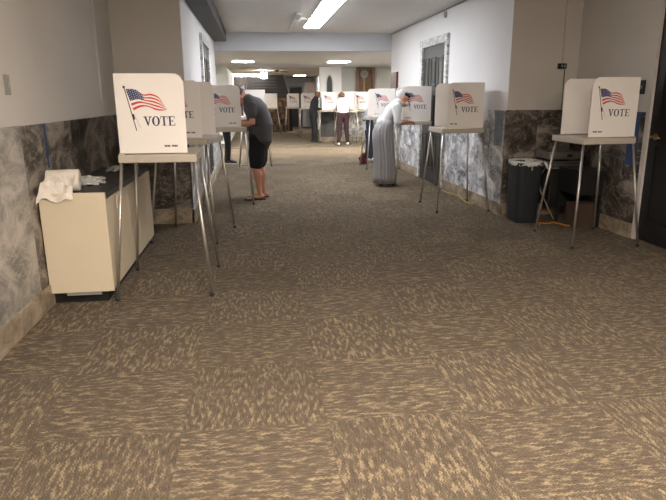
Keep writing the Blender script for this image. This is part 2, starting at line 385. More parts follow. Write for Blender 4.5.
ceil_light('ceiling_light', 'unseen lobby ceiling light added past the left corner', -3.2, 15.6, HL, .3, .3, M_PANELLIT)  # unseen lamp added to brighten the lobby
ceil_light('ceiling_light', 'unseen lobby ceiling light added past the right corner', 4.6, 15.2, HL, .3, .3, M_PANELLIT)  # second unseen lamp added for lobby brightness
# bright far soffit imitated by a glowing strip near the dark stair
ceil_light('ceiling_light', 'long glowing strip standing in for the lit soffit above the dark slatted stair', -.15, 25.3, HL, .62, .06, M_GLOBE, depth=.09)
t = thing('pendant_light', 'square hanging lamp with dark bracket before the slatted stair', 'light', (.40, 22.0, HL))
MB().tube([(0, 0, 0), (0, 0, -.08)], .012).lathe([(.05, -.015), (.06, 0)], n=12).build('rod', M_WOODD, t)
MB().box((-.11, -.11, -.27), (.11, .11, -.08)).build('lamp_shade', M_GLOBE, t, bevel=.02)
mb = MB()
for k in range(4):
    a = k*PI/2+.4
    mb.box((.06, -.04, -.05), (.40, .04, -.04), Matrix.Rotation(a, 4, 'Z'))
    mb.tube([(.0, 0, -.03), (.12*math.cos(a), .12*math.sin(a), -.045)], .012)
mb.lathe([(.02, -.07), (.08, -.05), (.08, -.02), (.03, 0)], n=12)
t2 = tag(mb.build('ceiling_fan', M_WOODD), 'dark ceiling fan right of the hanging lamp', 'fan'); t2.location = (.85, 21.6, HL)

# ------------------------------------------------------------------ voting booths
def glyph(ch):
    # serif capitals in a unit box, quads/polys
    P = []
    R = lambda x0, y0, x1, y1: P.append([(x0, y0), (x1, y0), (x1, y1), (x0, y1)])
    if ch == 'V':
        P.append([(.10, 1), (.32, 1), (.56, .25), (.50, 0), (.45, 0)]); P.append([(.50, 0), (.53, .25), (.73, 1), (.87, 1), (.55, 0)])
        R(0, .91, .42, 1); R(.62, .91, 1, 1)
    if ch == 'O':
        n = 20
        for k in range(n):
            a, b = 2*PI*k/n, 2*PI*(k+1)/n
            o = lambda t: (.5+.5*math.cos(t), .5+.53*math.sin(t)); i = lambda t: (.5+.25*math.cos(t), .5+.45*math.sin(t))
            P.append([o(a), o(b), i(b), i(a)])
    if ch == 'T':
        R(.38, 0, .62, 1); R(.22, 0, .78, .07); R(0, .92, 1, 1); R(0, .70, .06, .92); R(.94, .70, 1, .92)
    if ch == 'E':
        R(.12, 0, .36, 1); R(0, 0, .95, .07); R(0, .93, .92, 1); R(.36, .46, .68, .53); R(.62, .36, .68, .64); R(.89, .07, .95, .30); R(.86, .72, .92, .93)
    return P
PW, PH, PZ = .455, .535, 1.03
def panel_mats(): return [M_RED, M_WHITE, M_NAVY, M_INK, mat('print_blue', (.045, .055, .16), .5, var=.02)]
def print_meshes(s, x0, yn):
    """flag, lettering and small print on the near panel; u to the right as seen from -y"""
    def P(u, v, d=.0012): return V((x0+u*PW, yn-d, PZ+v*PH))
    fl = MB()
    # pole
    def seg(a, b, w, mi, d=.0012):
        a2, b2 = V((a[0]*PW, a[1]*PH)), V((b[0]*PW, b[1]*PH)); n = (b2-a2).normalized(); n = V((-n.y, n.x))*w/2
        fl.face([V((x0+q.x, yn-d, PZ+q.y)) for q in (a2-n, a2+n, b2+n, b2-n)], mi)
    seg((.135, .825), (.265, .29), .006, 3)
    seg((.232, .50), (.245, .43), .012, 3); seg((.26, .47), (.33, .32), .0016, 3)
    fl.face([P(.13+.018*math.cos(t), .835+.016*math.sin(t)) for t in [2*PI*k/10 for k in range(10)]], 3)
    # waving cloth: a = along 0..1, b = 0 bottom..1 top
    TOP = [(0, .155, .81), (.25, .29, .805), (.45, .40, .745), (.6, .52, .75), (.8, .63, .705), (1, .70, .60)]
    BOT = [(0, .245, .545), (.25, .35, .585), (.45, .455, .59), (.65, .565, .55), (.85, .655, .54), (1, .735, .55)]
    def sp(T, a):
        for k in range(len(T)-1):
            if a <= T[k+1][0]+1e-9:
                p0, p1, p2, p3 = T[max(k-1, 0)], T[k], T[k+1], T[min(k+2, len(T)-1)]; t = (a-p1[0])/(p2[0]-p1[0])
                return tuple(.5*(2*p1[q]+(p2[q]-p0[q])*t+(2*p0[q]-5*p1[q]+4*p2[q]-p3[q])*t*t+(3*p1[q]-p0[q]-3*p2[q]+p3[q])*t**3) for q in (1, 2))
    def F(a, b):
        p, q = sp(TOP, min(a, 1)), sp(BOT, min(a, 1)); return q[0]+(p[0]-q[0])*b, q[1]+(p[1]-q[1])*b
    N = 26
    for r in range(9):
        b0, b1 = r/9, (r+1)/9
        for k in range(N):
            a0, a1 = k/N, (k+1)/N
            mi = 0 if r % 2 == 0 else 1
            if (a0+a1)/2 < .42 and r >= 4: mi = 4
            fl.face([P(*F(a0, b0)), P(*F(a1, b0)), P(*F(a1, b1)), P(*F(a0, b1))], mi)
    for i in range(7):
        for j in range(5):
            a = .03+.39*(i+.5)/7; b = 4/9+5/9*(j+.5)/5 + (.02 if i % 2 else -.02)
            u, v = F(a, b); r = .0036
            fl.face([V((x0+u*PW+r*math.cos(t)*(1 if q % 2 else .5), yn-.0018, PZ+v*PH+r*math.sin(t)*(1 if q % 2 else .5))) for q, t in enumerate([2*PI*z/10 for z in range(10)])], 1)
    lt = MB()
    xs = [(.365, .125, 'V'), (.490, .115, 'O'), (.615, .105, 'T'), (.730, .105, 'E')]
    for u, w, ch in xs:
        for poly in glyph(ch): lt.face([P(u + .012 + w*px, .350+.118*py) for px, py in poly])
    sm = MB(); u0 = .66 if s > 0 else .09
    for k in range(9):
        if k == 4: continue
        sm.face([P(u0+.022*k, .078), P(u0+.022*k+.018, .078), P(u0+.022*k+.018, .102), P(u0+.022*k, .102)])
    return fl, lt, sm
def make_booth(s, label, loc, rz=0., fartuck=0., group='voting booths'):
    t = thing('voting_booth', label, 'voting booth', loc, rz, group)
    # shelf: shallow tray, slightly wider at the voter's side
    xf, xb = s*.275, -s*.265
    mb = MB(); poly = [(xb, -.27), (xf, -.30), (xf, .30), (xb, .27)]
    mb.prism(poly, .965, 1.022, lambda u, v, d: V((u, v, d)))
    mb.build('shelf', M_SHELF, t, bevel=.008)
    for sx in (-1, 1):
        for sy in (-1, 1):
            top = V((sx*.245, sy*.255, .985)); bot = V((sx*.335, sy*.385, .0)); m_ = top.lerp(bot, .985)
            l = MB().tube([top, m_], .0115, 10).build('leg', M_CHROME, t)
            MB().tube([top.lerp(bot, .975), bot], .015, 10).build('rubber_foot', M_FOOT, l)
    # privacy screen
    yn, yf = -.255, .255
    xback, xfront = -s*.245, s*(PW-.245)
    mb = MB(); c = .05; th = .0045
    def side(y, xf, y2=None):
        y2 = y if y2 is None else y2
        ps = [(0, 0), (1, 0), (1, PH-c*1.1), (1-c/PW*.5, PH-c*.35), (1-c/PW, PH), (0, PH)]
        def f(u, v, d): return V((xback+(xf-xback)*u, y+(y2-y)*u + d, PZ+v))
        mb.prism(ps, 0, th, f)
    side(yn, xfront); side(yf-th, xfront-s*fartuck, yf-th)
    mb.box((min(xback, xback-s*th), yn, PZ), (max(xback, xback-s*th), yf, PZ+PH))
    sc = mb.build('privacy_screen', M_PANEL, t)
    fl, lt, sm = print_meshes(s, min(xback, xfront), yn)
    fl.build('flag_print', panel_mats(), sc); lt.build('vote_lettering', M_NAVY, sc); sm.build('small_print', M_INK, sc)
    # strip of clips on shelf
    MB().box((xback-.01*s if s < 0 else xback-.01, yn-.012, 1.022), (xback+.03 if s > 0 else xback+.01, yn+.01, 1.035)).build('clip', M_SHELF, t)
    return t
b1 = make_booth(1, 'nearest voting booth on the left, beside the cream cabinet', (-.685, 4.555, 0), .0, fartuck=.09)
b2 = make_booth(1, 'second voting booth from the front on the left, its lettering half hidden', (-.663, 6.22, 0), -.2)
b3 = dup(b2, (-.385, 8.35, 0), 0., 'left voting booth where the man in shorts is voting')
r1 = make_booth(-1, 'nearest voting booth on the right, beside the black door', (3.265, 5.45, 0), .0)
b4 = dup(r1, (-.01, 12.98, 0), 0., 'voting booth mostly hidden behind the man in the charcoal shirt')
r2 = dup(r1, (2.54, 7.38, 0), .0, 'right voting booth standing before the white marble, left of the trash bin')
r3 = dup(r1, (2.56, 9.68, 0), .0, 'right voting booth where the woman in the long skirt is voting')
r4 = dup(r1, (2.53, 12.05, 0), .0, 'right voting booth behind the woman in the long skirt')
f1 = dup(r1, (2.31, 19.07, 0), .0, 'far voting booth used by the man in black')
f2 = dup(r1, (2.80, 18.28, 0), PI/2, 'far voting booth the woman in maroon trousers leans into')
f3 = dup(r1, (3.33, 19.07, 0), .0, 'far voting booth beneath the wall clock')
f4 = dup(r1, (.66, 24.2, 0), -PI/2, 'plain white far voting booth before the brown bookcase')
f5 = dup(r1, (1.58, 25.0, 0), .0, 'small far voting booth before the grey end door')
f6 = dup(r1, (1.95, 22.3, 0), .0, 'far voting booth left of the man in black')

# ------------------------------------------------------------------ foreground left: cabinet and things
t = thing('storage_cabinet', 'long low cream cabinet with black top against the left wall', 'cabinet', (-1.23, 5.2, 0))
x0, x1, y0, y1 = -.215, .20, -1.07, .70
MB().box((x0, y0+.03, .085), (x1-.02, y1, .735)).build('carcass', M_CREAM, t)
MB().box((x0-.01, y0, .085), (x1+.005, y0+.028, .785)).build('end_panel', M_CREAM, t, bevel=.003)
MB().box((x0-.01, y0+.03, .735), (x1-.002, y1, .77)).build('countertop', M_BLACK, t, bevel=.003)
MB().box((x0-.01, y0+.05, 0), (x1-.05, y1-.02, .085)).build('plinth', M_TOE, t)
MB().box((x0-.014, y0+.006, .06), (x0-.0102, y0+.04, .78)).build('gap_strip', M_BLACK, t)  # black strip painted for the dark gap along the wall
MB().box((x0+.10, y0-.001, .065), (x0+.33, y0+.03, .083)).build('bottom_rail', M_GREYP, t)
n = 5; L = (y1-(y0+.035))/n
for k in range(n):
    a = y0+.035+k*L
    dd = MB().box((x1-.02, a+.004, .09), (x1, a+L-.004, .725)).build('door', M_CREAM, t, bevel=.002)
    yy = a+L-.05 if k % 2 == 0 else a+.05
    MB().box((x1-.001, yy-.008, .62), (x1+.008, yy+.008, .70)).build('handle', M_CREAM, dd, bevel=.002)

# paper towel roll lying on the top, with a crumpled sheet
t = thing('paper_towel_roll', 'white paper towel roll lying on the near end of the black cabinet top', 'paper towel', (-1.335, 4.33, .77+.078), .10)
n = 28; R = .076
rings = []
mb = MB()
for xx, r in ((-.11, .02), (-.11, R*.97), (-.105, R), (.095, R), (.10, R*.97), (.10, .02)):
    rings.append([V((xx, r*math.cos(2*PI*k/n), r*math.sin(2*PI*k/n))) for k in range(n)])
mb.rings(rings); mb.build('roll', M_PAPER, t)
mb = MB().tube([(-.112, 0, 0), (.102, 0, 0)], .019, 16); mb.build('core', M_TRIM, t)
mb = MB(); rnd = random.Random(3)
nx, ny = 14, 12; G_ = []
for i in range(nx):
    row = []
    for j in range(ny):
        u, v = i/(nx-1), j/(ny-1)
        # sheet hangs off the roll front and over the panel edge
        w_ = min(1, v/.55); q_ = max(0, (v-.55)/.45); y = -.074 - .115*w_ - .03*q_ - .008*math.sin(7*u+3*v); z = .03 - .075*w_ - .075*q_
        if v > .6: y -= .008*math.sin(u*9)
        row.append(V((-.10+.19*u - .03*v + .04*v*(u-.5), y*1.0, z + .011*(math.sin(12*u+5*v)+math.cos(15*v-9*u))*(v > .15) + rnd.uniform(-.005, .005) + .012)))
    G_.append(row)
for i in range(nx-1):
    for j in range(ny-1): mb.face([G_[i][j], G_[i+1][j], G_[i+1][j+1], G_[i][j+1]])
bmesh.ops.remove_doubles(mb.bm, verts=mb.bm.verts[:], dist=1e-5)
o = mb.build('loose_sheet', M_PAPER, t, smooth=False)
sm_ = o.modifiers.new('s', 'SOLIDIFY'); sm_.thickness = .0015
def crumple(name, label, cat, c, sx, sy, sz, seed, m):
    bm = bmesh.new(); bmesh.ops.create_icosphere(bm, subdivisions=4, radius=1.); rr = random.Random(seed)
    from mathutils import noise
    for v in bm.verts:
        k = 1 + .5*noise.noise(v.co*2.3+V((seed, 0, 0))) + .25*noise.noise(v.co*6+V((0, seed, 0)))
        v.co = V((v.co.x*sx*k, v.co.y*sy*k, max(-sz*.6, v.co.z*sz*k)))
    zmin = min(v.co.z for v in bm.verts)
    for v in bm.verts: v.co += V(c) - V((0, 0, zmin))
    mb = MB(); mb.bm.free(); mb.bm = bm
    return tag(mb.build(name, m), label, cat)
crumple('crumpled_plastic', 'crumpled clear wrapping just behind the paper towel roll', 'wrapping', (-1.28, 4.72, .771), .12, .13, .03, 2, M_LINER)
crumple('crumpled_plastic', 'small pale crumpled wrapping further back on the black cabinet top', 'wrapping', (-1.27, 5.55, .771), .06, .12, .022, 9, M_LINER)

# blue tape strips
tag(MB().box((XL+.018, 4.42, .93), (XL+.0195, 4.455, 1.235)).build('blue_tape_strip', M_TAPE), 'vertical blue tape strip on the marble above the paper towels', 'tape')
tag(MB().box((XL+.018, 6.60, .85), (XL+.0195, 6.635, 1.235)).build('blue_tape_strip', M_TAPE), 'faint blue tape strip on the dark marble near the left corner', 'tape')
tag(MB().box((XR-.0195, 5.45, .72), (XR-.018, 5.62, 1.24)).build('blue_tape_strip', M_TAPE), 'wide blue tape patch on the marble beside the black door', 'tape')
tag(MB().box((CR-.0195, 6.80, .82), (CR-.018, 7.05, 1.24)).build('blue_tape_strip', mat('pale_blue_tape', (.20, .23, .29), .5, var=.3, scale=12)), 'pale blue protective film on the marble corner right of the booth', 'tape')
# plate and raceway on left wall
t = thing('switch_plate', 'small grey switch plate on the left wall', 'switch', (XL, 3.93, 1.485))
MB().box((0, -.04, -.06), (.008, .04, .06)).build('plate', M_GREYP, t, bevel=.003)
MB().box((.008, .008, -.015), (.016, .018, .015)).build('toggle', M_TRIM, t)
tag(MB().box((XL, 6.18, 1.37), (XL+.02, 6.205, H)).build('wall_raceway', M_PAINT), 'thin painted vertical raceway on the left wall', 'raceway')
# right return: conduit, box, lower conduit, seam
tag(MB().tube([(3.545, 6.725, 1.76), (3.545, 6.725, H)], .007, 8).build('painted_conduit', M_PAINT), 'thin painted conduit above the small black box', 'conduit')
t = thing('outlet_box', 'small black box on the grey wall right of the bin', 'outlet box', (3.545, 6.738, 1.735))
MB().box((-.05, -.035, -.03), (.05, 0, .03)).build('housing', M_TOE, t, bevel=.004)
MB().box((-.02, -.039, -.015), (.0, -.035, .015)).build('socket', M_GREYP, t)
MB().box((.015, -.039, -.015), (.035, -.035, .015)).build('socket', M_GREYP, t)
tag(MB().tube([(3.58, 6.722, 1.70), (3.58, 6.715, 1.2), (3.57, 6.70, .80)], .005, 8).build('power_cord', M_BEAM), 'black cord hanging from the small black box', 'cord')
t = thing('wall_switch', 'small dark vertical switch on the wall beside the black door', 'switch', (XR, 5.50, 1.48))
MB().box((-.012, -.04, -.065), (0, .04, .065)).build('plate', M_TOE, t, bevel=.003)
MB().box((-.02, -.008, -.015), (-.012, .008, .015)).build('toggle', M_GREYP, t)

# drinking fountain on the right return
t = thing('drinking_fountain', 'grey steel drinking fountain under the black box behind the right booth', 'drinking fountain', (3.5, 6.70, 0))
MB().box((-.21, -.36, .70), (.20, 0, .79)).build('basin', M_METALG, t, bevel=.015)
mb = MB()
for k in range(3): mb.box((-.205, -.366, .60+.032*k), (.195, -.02, .60+.032*k+.018))
mb.build('louvre', M_METALG, t)
MB().box((-.17, -.33, .16), (.17, -.02, .60)).build('cabinet_body', M_BLACK, t, bevel=.01)
MB().lathe([(.02, .0), (.018, .04), (.008, .05)], (-.13, -.28, .79), 12).tube([(-.13, -.28, .83), (-.11, -.25, .845)], .008).build('spout', M_METALG, t)
MB().box((.0, -.366, .73), (.06, -.36, .76)).build('push_button', M_TOE, t)
t = thing('side_table', 'small dark table in shadow behind the nearest right booth', 'table', (3.56, 6.12, 0))
MB().box((-.15, -.25, .60), (.15, .22, .63)).build('table_top', M_BLACK, t, bevel=.004)
for sx in (-1, 1):
    for sy in (-1, 1): MB().box((sx*.13-.012, sy*.2-.012, 0), (sx*.13+.012, sy*.2+.012, .60)).build('leg', M_TOE, t)
MB().box((-.14, -.22, .36), (.14, .2, .60)).build('drawer_box', M_BLACK, t)
tag(MB().box((3.43, 5.95, .0), (3.66, 6.14, .26)).build('cardboard_box', mat('shaded_cardboard', (.075, .045, .03), .8, var=.1)), 'brown cardboard box in shadow under the small dark table', 'box')  # brown darkened in the colour itself to stand for the shadow here
tag(MB().tube([(3.36, 6.52, .62), (3.25, 6.46, .5), (3.24, 6.4, .35), (3.32, 6.36, .17), (3.40, 6.34, .02)], .007, 8).build('hanging_cord', M_TRIM), 'pale cord drooping from the drinking fountain', 'cord')
pts = [V((3.12+.62*i/26, 6.12+.05*math.sin(i*.9)+.08*math.sin(i*.31), .008)) for i in range(27)]
tag(MB().tube(pts, .008, 8).build('extension_cord', M_ORANGE), 'orange extension cord on the carpet right of the bin', 'cord')
pts = [V((2.86-.03*math.sin(i*.7), 7.5+i*.1, .007)) for i in range(14)]
tag(MB().tube(pts, .006, 8).build('extension_cord', mat('yellow_cord', (.5, .38, .05), .6, var=.05)), 'thin yellow cord along the foot of the white marble', 'cord')

# bin
t = thing('trash_bin', 'tall dark slate trash bin with white liner against the marble return', 'trash bin', (3.045, 6.42, 0))
def rr(w, d, r, z, n=5):
    out = []
    for cx, cy, a0 in ((w-r, d-r, 0), (-w+r, d-r, PI/2), (-w+r, -d+r, PI), (w-r, -d+r, 1.5*PI)):
        for k in range(n): a = a0+PI/2*k/(n-1); out.append(V((cx+r*math.cos(a), cy+r*math.sin(a), z)))
    return out
mb = MB(); mb.rings([rr(.125, .15, .06, 0), rr(.128, .155, .06, .02), rr(.15, .18, .07, .66), rr(.152, .182, .07, .68), rr(.14, .17, .065, .68), rr(.12, .145, .06, .03)]); mb.build('body', M_BIN, t)
mb = MB(); nn = 44; rnd = random.Random(5)
prof = [(.142, .172, .60), (.146, .176, .69), (.153, .184, .70), (.160, .190, .692), (.162, .193, .665), (.163, .195, .65)]
Rg = []
for q, (w, d, z) in enumerate(prof):
    ring = []
    for k in range(nn):
        a = 2*PI*k/nn; c_, s_ = math.cos(a), math.sin(a); e = 2/3.2
        wob = 1+.025*math.sin(k*2.9+q)+rnd.uniform(-.012, .012); dz = (.008*math.sin(k*1.3)+.006*math.sin(k*3.1))*(q >= 4)
        ring.append(V((math.copysign(abs(c_)**e, c_)*w*wob, math.copysign(abs(s_)**e, s_)*d*wob, z+dz)))
    Rg.append(ring)
mb.rings(Rg, cap=False)
for k in (8, 9):  # loose tie
    pass
mb.tube([(.155, -.12, .69), (.18, -.15, .66), (.19, -.17, .61)], [.012, .02, .008], 7)
o = mb.build('liner', M_LINER, t); o.modifiers.new('s', 'SOLIDIFY').thickness = .002

# ------------------------------------------------------------------ far things
t = thing('wall_clock_case', 'tall brown wooden clock case hung on the lobby wall', 'clock', (3.62, 19.72, 0))
z0, z1, w = .98, 2.33, .30
mb = MB(); mb.box((-w, -.16, z0), (-w+.07, 0, z1)).box((w-.07, -.16, z0), (w, 0, z1)).box((-w, -.16, z1-.05), (w, 0, z1)).box((-w, -.16, z0+.25), (w, 0, z0+.30)).box((-w-.03, -.19, z0), (w+.03, 0, z0+.06))
mb.build('frame', M_WOOD, t, bevel=.005)
MB().box((-w+.07, -.03, z0+.3), (w-.07, 0, z1-.05)).build('back_panel', mat('dull_brown', (.13, .075, .045), .6, var=.2), t)
MB().box((-w, -.16, z0+.06), (w, -.02, z0+.25)).build('lower_box', M_WOOD, t)
mb = MB(); mb.tube([(-.03, -.03, 2.13), (-.03, -.07, 2.13)], .13, 28); dl = mb.build('dial', mat('dial_face', (.22, .22, .21), .5, var=.05), t)
MB().box((-.036, -.075, 2.13), (-.026, -.071, 2.22)).box((-.03, -.075, 2.125), (.04, -.071, 2.135)).build('hands', M_INK, dl)
MB().box((-.035, -.06, 1.5), (-.025, -.05, 2.0)).tube([(-.03, -.05, 1.47), (-.03, -.07, 1.47)], .055, 20).build('pendulum', M_BRASS, t)
tag(MB().box((CR-.045, 12.2, 1.40), (CR, 12.7, 1.90)).build('wall_cabinet', mat('dark_red_wood', (.10, .02, .018), .5, var=.2), bevel=.01), 'dark red box on the right wall at the corridor end', 'wall cabinet')
# stair / slatted partition
t = thing('slatted_staircase', 'dark wooden slatted stair side filling the back of the far room', 'staircase', (0, 26.2, 0))
fp = lambda u, v, d: V((u, d, v))
MB().prism([(-.28, 0), (1.62, 0), (1.60, 1.1), (1.25, HL), (-.28, HL)], 0.05, .12, fp).build('stair_panel', M_WOODD, t)
mb = MB()
for k in range(7):
    z = 1.42+.125*k; xr = 1.17 - (z-1.1)*.10
    mb.box((.06, -.02, z), (xr-.1, .05, z+.035))
mb.build('slats', mat('grey_wood_slat', (.05, .046, .045), .5, var=.2), t)
mb = MB(); mb.prism([(1.52, 0), (1.64, 0), (1.62, 1.1), (1.27, HL), (1.15, HL), (1.50, 1.1)], -.03, .05, fp); mb.build('stringer', M_WOODD, t)
MB().box((-.28, -.03, 0), (-.2, .05, HL)).build('newel_post', M_WOODD, t)
MB().box((-.25, -.05, 1.33), (1.5, .0, 1.38)).build('rail', M_WOOD, t)
tag(MB().box((-.79, 26.3, 0), (-.30, 26.4, HL-.02)).build('recess_panel', mat('dark_brown_panel', (.045, .032, .026), .5, var=.2)), 'dark brown panel in place of the recess left of the slatted stair', 'panel')  # dark sheet stands in for the darkness of a recess
t = thing('bookcase', 'brown wooden bookcase with open shelves before the slatted stair', 'bookcase', (.78, 25.7, 0))
mb = MB(); mb.box((-.68, -.18, 0), (-.65, .18, 1.32)).box((.65, -.18, 0), (.68, .18, 1.32)).box((-.65, .15, 0), (.65, .18, 1.32)); mb.build('frame', M_WOODM, t)
for k in range(6): MB().box((-.65, -.175, .04+.25*k), (.65, .15, .07+.25*k)).build('shelf', M_WOODM, t)
bk = None
cols = [(.30, .20, .10), (.12, .07, .045), (.22, .14, .08), (.08, .06, .05)]
q = 0
for k in range(5):
    x = -.62
    while x < .44:
        w = random.uniform(.10, .2); hgt = random.uniform(.12, .2)
        o = MB().box((0, 0, 0), (w-.01, .2, hgt)).build('book_stack', mat('binding_%d' % (q % 4), cols[q % 4], .7, var=.1))
        o.location = (.78+x, 25.56, .07+.25*k)
        tag(o, 'dull brown bundle of papers or books in the far bookcase', 'books', 'bundles in the far bookcase'); q += 1
        x += w+.02
tag(MB().box((2.4, 28.6, .9), (2.84, 28.66, 2.1)).build('pink_notice_board', mat('pinkish_board', (.55, .42, .38), .7, var=.1)), 'pale pinkish panel left of the white column at the far end', 'panel')

# ------------------------------------------------------------------ people
class Body:
    def __init__(s): s.bm = bmesh.new()
    def loft(s, secs, n=16, side=V((0, 1, 0))):
        """secs: (centre, r_side, r_front)"""
        C = [V(c[0]) for c in secs]; R = []
        def ring(c, d, a, b):
            sd = (side - d*side.dot(d))
            if sd.length < .05: sd = V((1, 0, 0)) - d*d.x
            sd.normalize(); fr = d.cross(sd).normalized()
            return [s.bm.verts.new(c + a*math.cos(t)*sd + b*math.sin(t)*fr) for t in [2*PI*k/n for k in range(n)]]
        for i, sc in enumerate(secs):
            d = (C[min(i+1, len(C)-1)] - C[max(i-1, 0)]).normalized()
            a, b = sc[1], sc[2] if len(sc) > 2 else sc[1]
            e = min(a, b)
            if i == 0:
                for f, k in ((.95, .3), (.7, .72)): R.append(ring(C[i]-d*e*f, d, a*k, b*k))
            R.append(ring(C[i], d, a, b))
            if i == len(secs)-1:
                for f, k in ((.7, .72), (.95, .3)): R.append(ring(C[i]+d*e*f, d, a*k, b*k))
        for i in range(len(R)-1):
            for k in range(n): s.bm.faces.new([R[i][k], R[i][(k+1) % n], R[i+1][(k+1) % n], R[i+1][k]])
        s.bm.faces.new(R[0][::-1]); s.bm.faces.new(R[-1])
        return s
    def ball(s, c, r, sc=(1, 1, 1), M=None):
        g = bmesh.ops.create_icosphere(s.bm, subdivisions=3, radius=r)
        for v in g['verts']:
            p = V((v.co.x*sc[0], v.co.y*sc[1], v.co.z*sc[2]))
            v.co = (M @ p if M else p) + V(c)
        return s
    def build(s, name, m, parent, vox=.009, smooth=4, post=None):
        bmesh.ops.recalc_face_normals(s.bm, faces=s.bm.faces[:])
        me = bpy.data.meshes.new('t'); s.bm.to_mesh(me); s.bm.free()
        o = bpy.data.objects.new('t', me); COL.objects.link(o)
        r = o.modifiers.new('r', 'REMESH'); r.mode = 'VOXEL'; r.voxel_size = vox; r.use_smooth_shade = True
        sm = o.modifiers.new('s', 'SMOOTH'); sm.iterations = smooth; sm.factor = .5
        dg = bpy.context.evaluated_depsgraph_get(); dg.update()
        me2 = bpy.data.meshes.new_from_object(o.evaluated_get(dg)); me2.name = name
        bpy.data.objects.remove(o); bpy.data.meshes.remove(me)
        me2.materials.clear(); me2.materials.append(m)
        if post: post(me2)
        for p in me2.polygons: p.use_smooth = True
        ob = bpy.data.objects.new(name, me2); COL.objects.link(ob)
        if parent: ob.parent = parent
        return ob

def person(name, label, loc, yaw, J, skin, fine=.009, scale=1.):
    """J: joints in local frame, facing +x, y to the person's left"""
    t = thing(name, label, 'person', loc, yaw)
    t.scale = (scale,)*3
    B = Body()
    pv, wa, ch, nk, hd = [V(J[k]) for k in ('pelvis', 'waist', 'chest', 'neck', 'head')]
    g = J.get('girth', 1.)
    B.loft([(pv+V((0, 0, -.05)), .15*g, .105*g), (pv, .165*g, .118*g), (wa, .142*g, .105*g), (wa.lerp(ch, .5), .155*g, .115*g), (ch, .168*g, .118*g), (ch.lerp(nk, .55), .15*g, .095*g), (ch.lerp(nk, .9), .075, .07)])
    B.loft([(ch.lerp(nk, .7), .062, .062), (nk, .055, .058), (nk.lerp(hd, .6), .052, .056)])
    # head
    fd = V(J['face']).normalized(); up = (hd-nk); up = (up - fd*up.dot(fd)).normalized(); sd = up.cross(fd)
    HM = Matrix((fd, sd, up)).transposed().to_4x4()
    hp = lambda a, b, c: hd + fd*a + sd*b + up*c
    B.ball(hd + up*.022, .1, (1.0, .78, 1.0), HM); B.ball(hp(.025, 0, -.045), .075, (1., .80, 1.0), HM)
    B.ball(hp(.055, 0, -.085), .035, (1, .9, .8), HM)               # chin
    B.loft([(hp(.088, 0, .015), .010), (hp(.115, 0, -.025), .016)], 8)  # nose
    B.ball(hp(.092, 0, -.056), .018, (.7, 1.5, .6), HM)             # mouth
    for q in (-1, 1):
        B.ball(hp(.0, q*.082, -.012), .026, (.8, .35, 1.15), HM)    # ears
    # limbs
    for q in (-1, 1):
        sfx = 'l' if q > 0 else 'r'
        sh, el, wr = V(J['shoulder_'+sfx]), V(J['elbow_'+sfx]), V(J['wrist_'+sfx])
        B.loft([(ch.lerp(nk, .35), .06), (sh, .058), (sh.lerp(el, .3), .052), (el, .040), (el.lerp(wr, .25), .042), (wr, .027)], 12)
        d = (V(J.get('hand_dir_'+sfx, (wr-el))).normalized()); pn = V((0, 0, -1)) if abs(d.z) < .8 else V((0, -q, 0))
        ac = d.cross(pn).normalized(); pn = ac.cross(d).normalized()
        palm = wr + d*.085
        B.loft([(wr, .026, .020), (wr+d*.045, .040, .017), (palm, .041, .015)], 12, side=ac)
        for fi, (off, ln) in enumerate(((-.031, .068), (-.011, .078), (.010, .073), (.030, .058))):
            b0 = palm + ac*off - d*.01; b1 = b0 + d*ln*.45 + pn*.006; b2 = b1 + d*ln*.3 + pn*.018; b3 = b2 + d*ln*.18 + pn*.018
            B.loft([(b0, .0095), (b1, .009), (b2, .0085), (b3, .0075)], 8)
        tq = -1 if q > 0 else 1
        tb = wr + d*.03 + ac*(.03*tq); B.loft([(tb, .013), (tb+d*.03+ac*(.025*tq)+pn*.01, .0115), (tb+d*.058+ac*(.028*tq)+pn*.022, .0095)], 8)
        hp_, kn, an = V(J['hip_'+sfx]), V(J['knee_'+sfx]), V(J['ankle_'+sfx])
        lg = J.get('leg', 1.)
        B.loft([(hp_+V((0, 0, .04)), .085*lg), (hp_, .092*lg), (hp_.lerp(kn, .5), .075*lg), (kn, .055*lg), (kn.lerp(an, .3)+V((-.015, 0, 0)), .056*lg), (kn.lerp(an, .7), .040), (an, .036)], 14)
        ft = V(J.get('foot_dir_'+sfx, (1, 0, 0))).normalized()
        B.loft([(an-ft*.035+V((0, 0, -.035)), .032, .03), (an+ft*.06+V((0, 0, -.048)), .038, .027), (an+ft*.14+V((0, 0, -.06)), .042, .018), (an+ft*.175+V((0, 0, -.063)), .034, .013)], 12)
    B.build('body', skin, t, fine, 3)
    # eyes
    for q in (-1, 1):
        e = Body(); mb = MB(); c = hp(.088, q*.031, .012)
        mb.lathe([(.001, -.006), (.006, -.004), (.008, 0), (.006, .004), (.001, .006)], c, 8); mb.build('eye', M_INK, t)
    return t, hp, HM

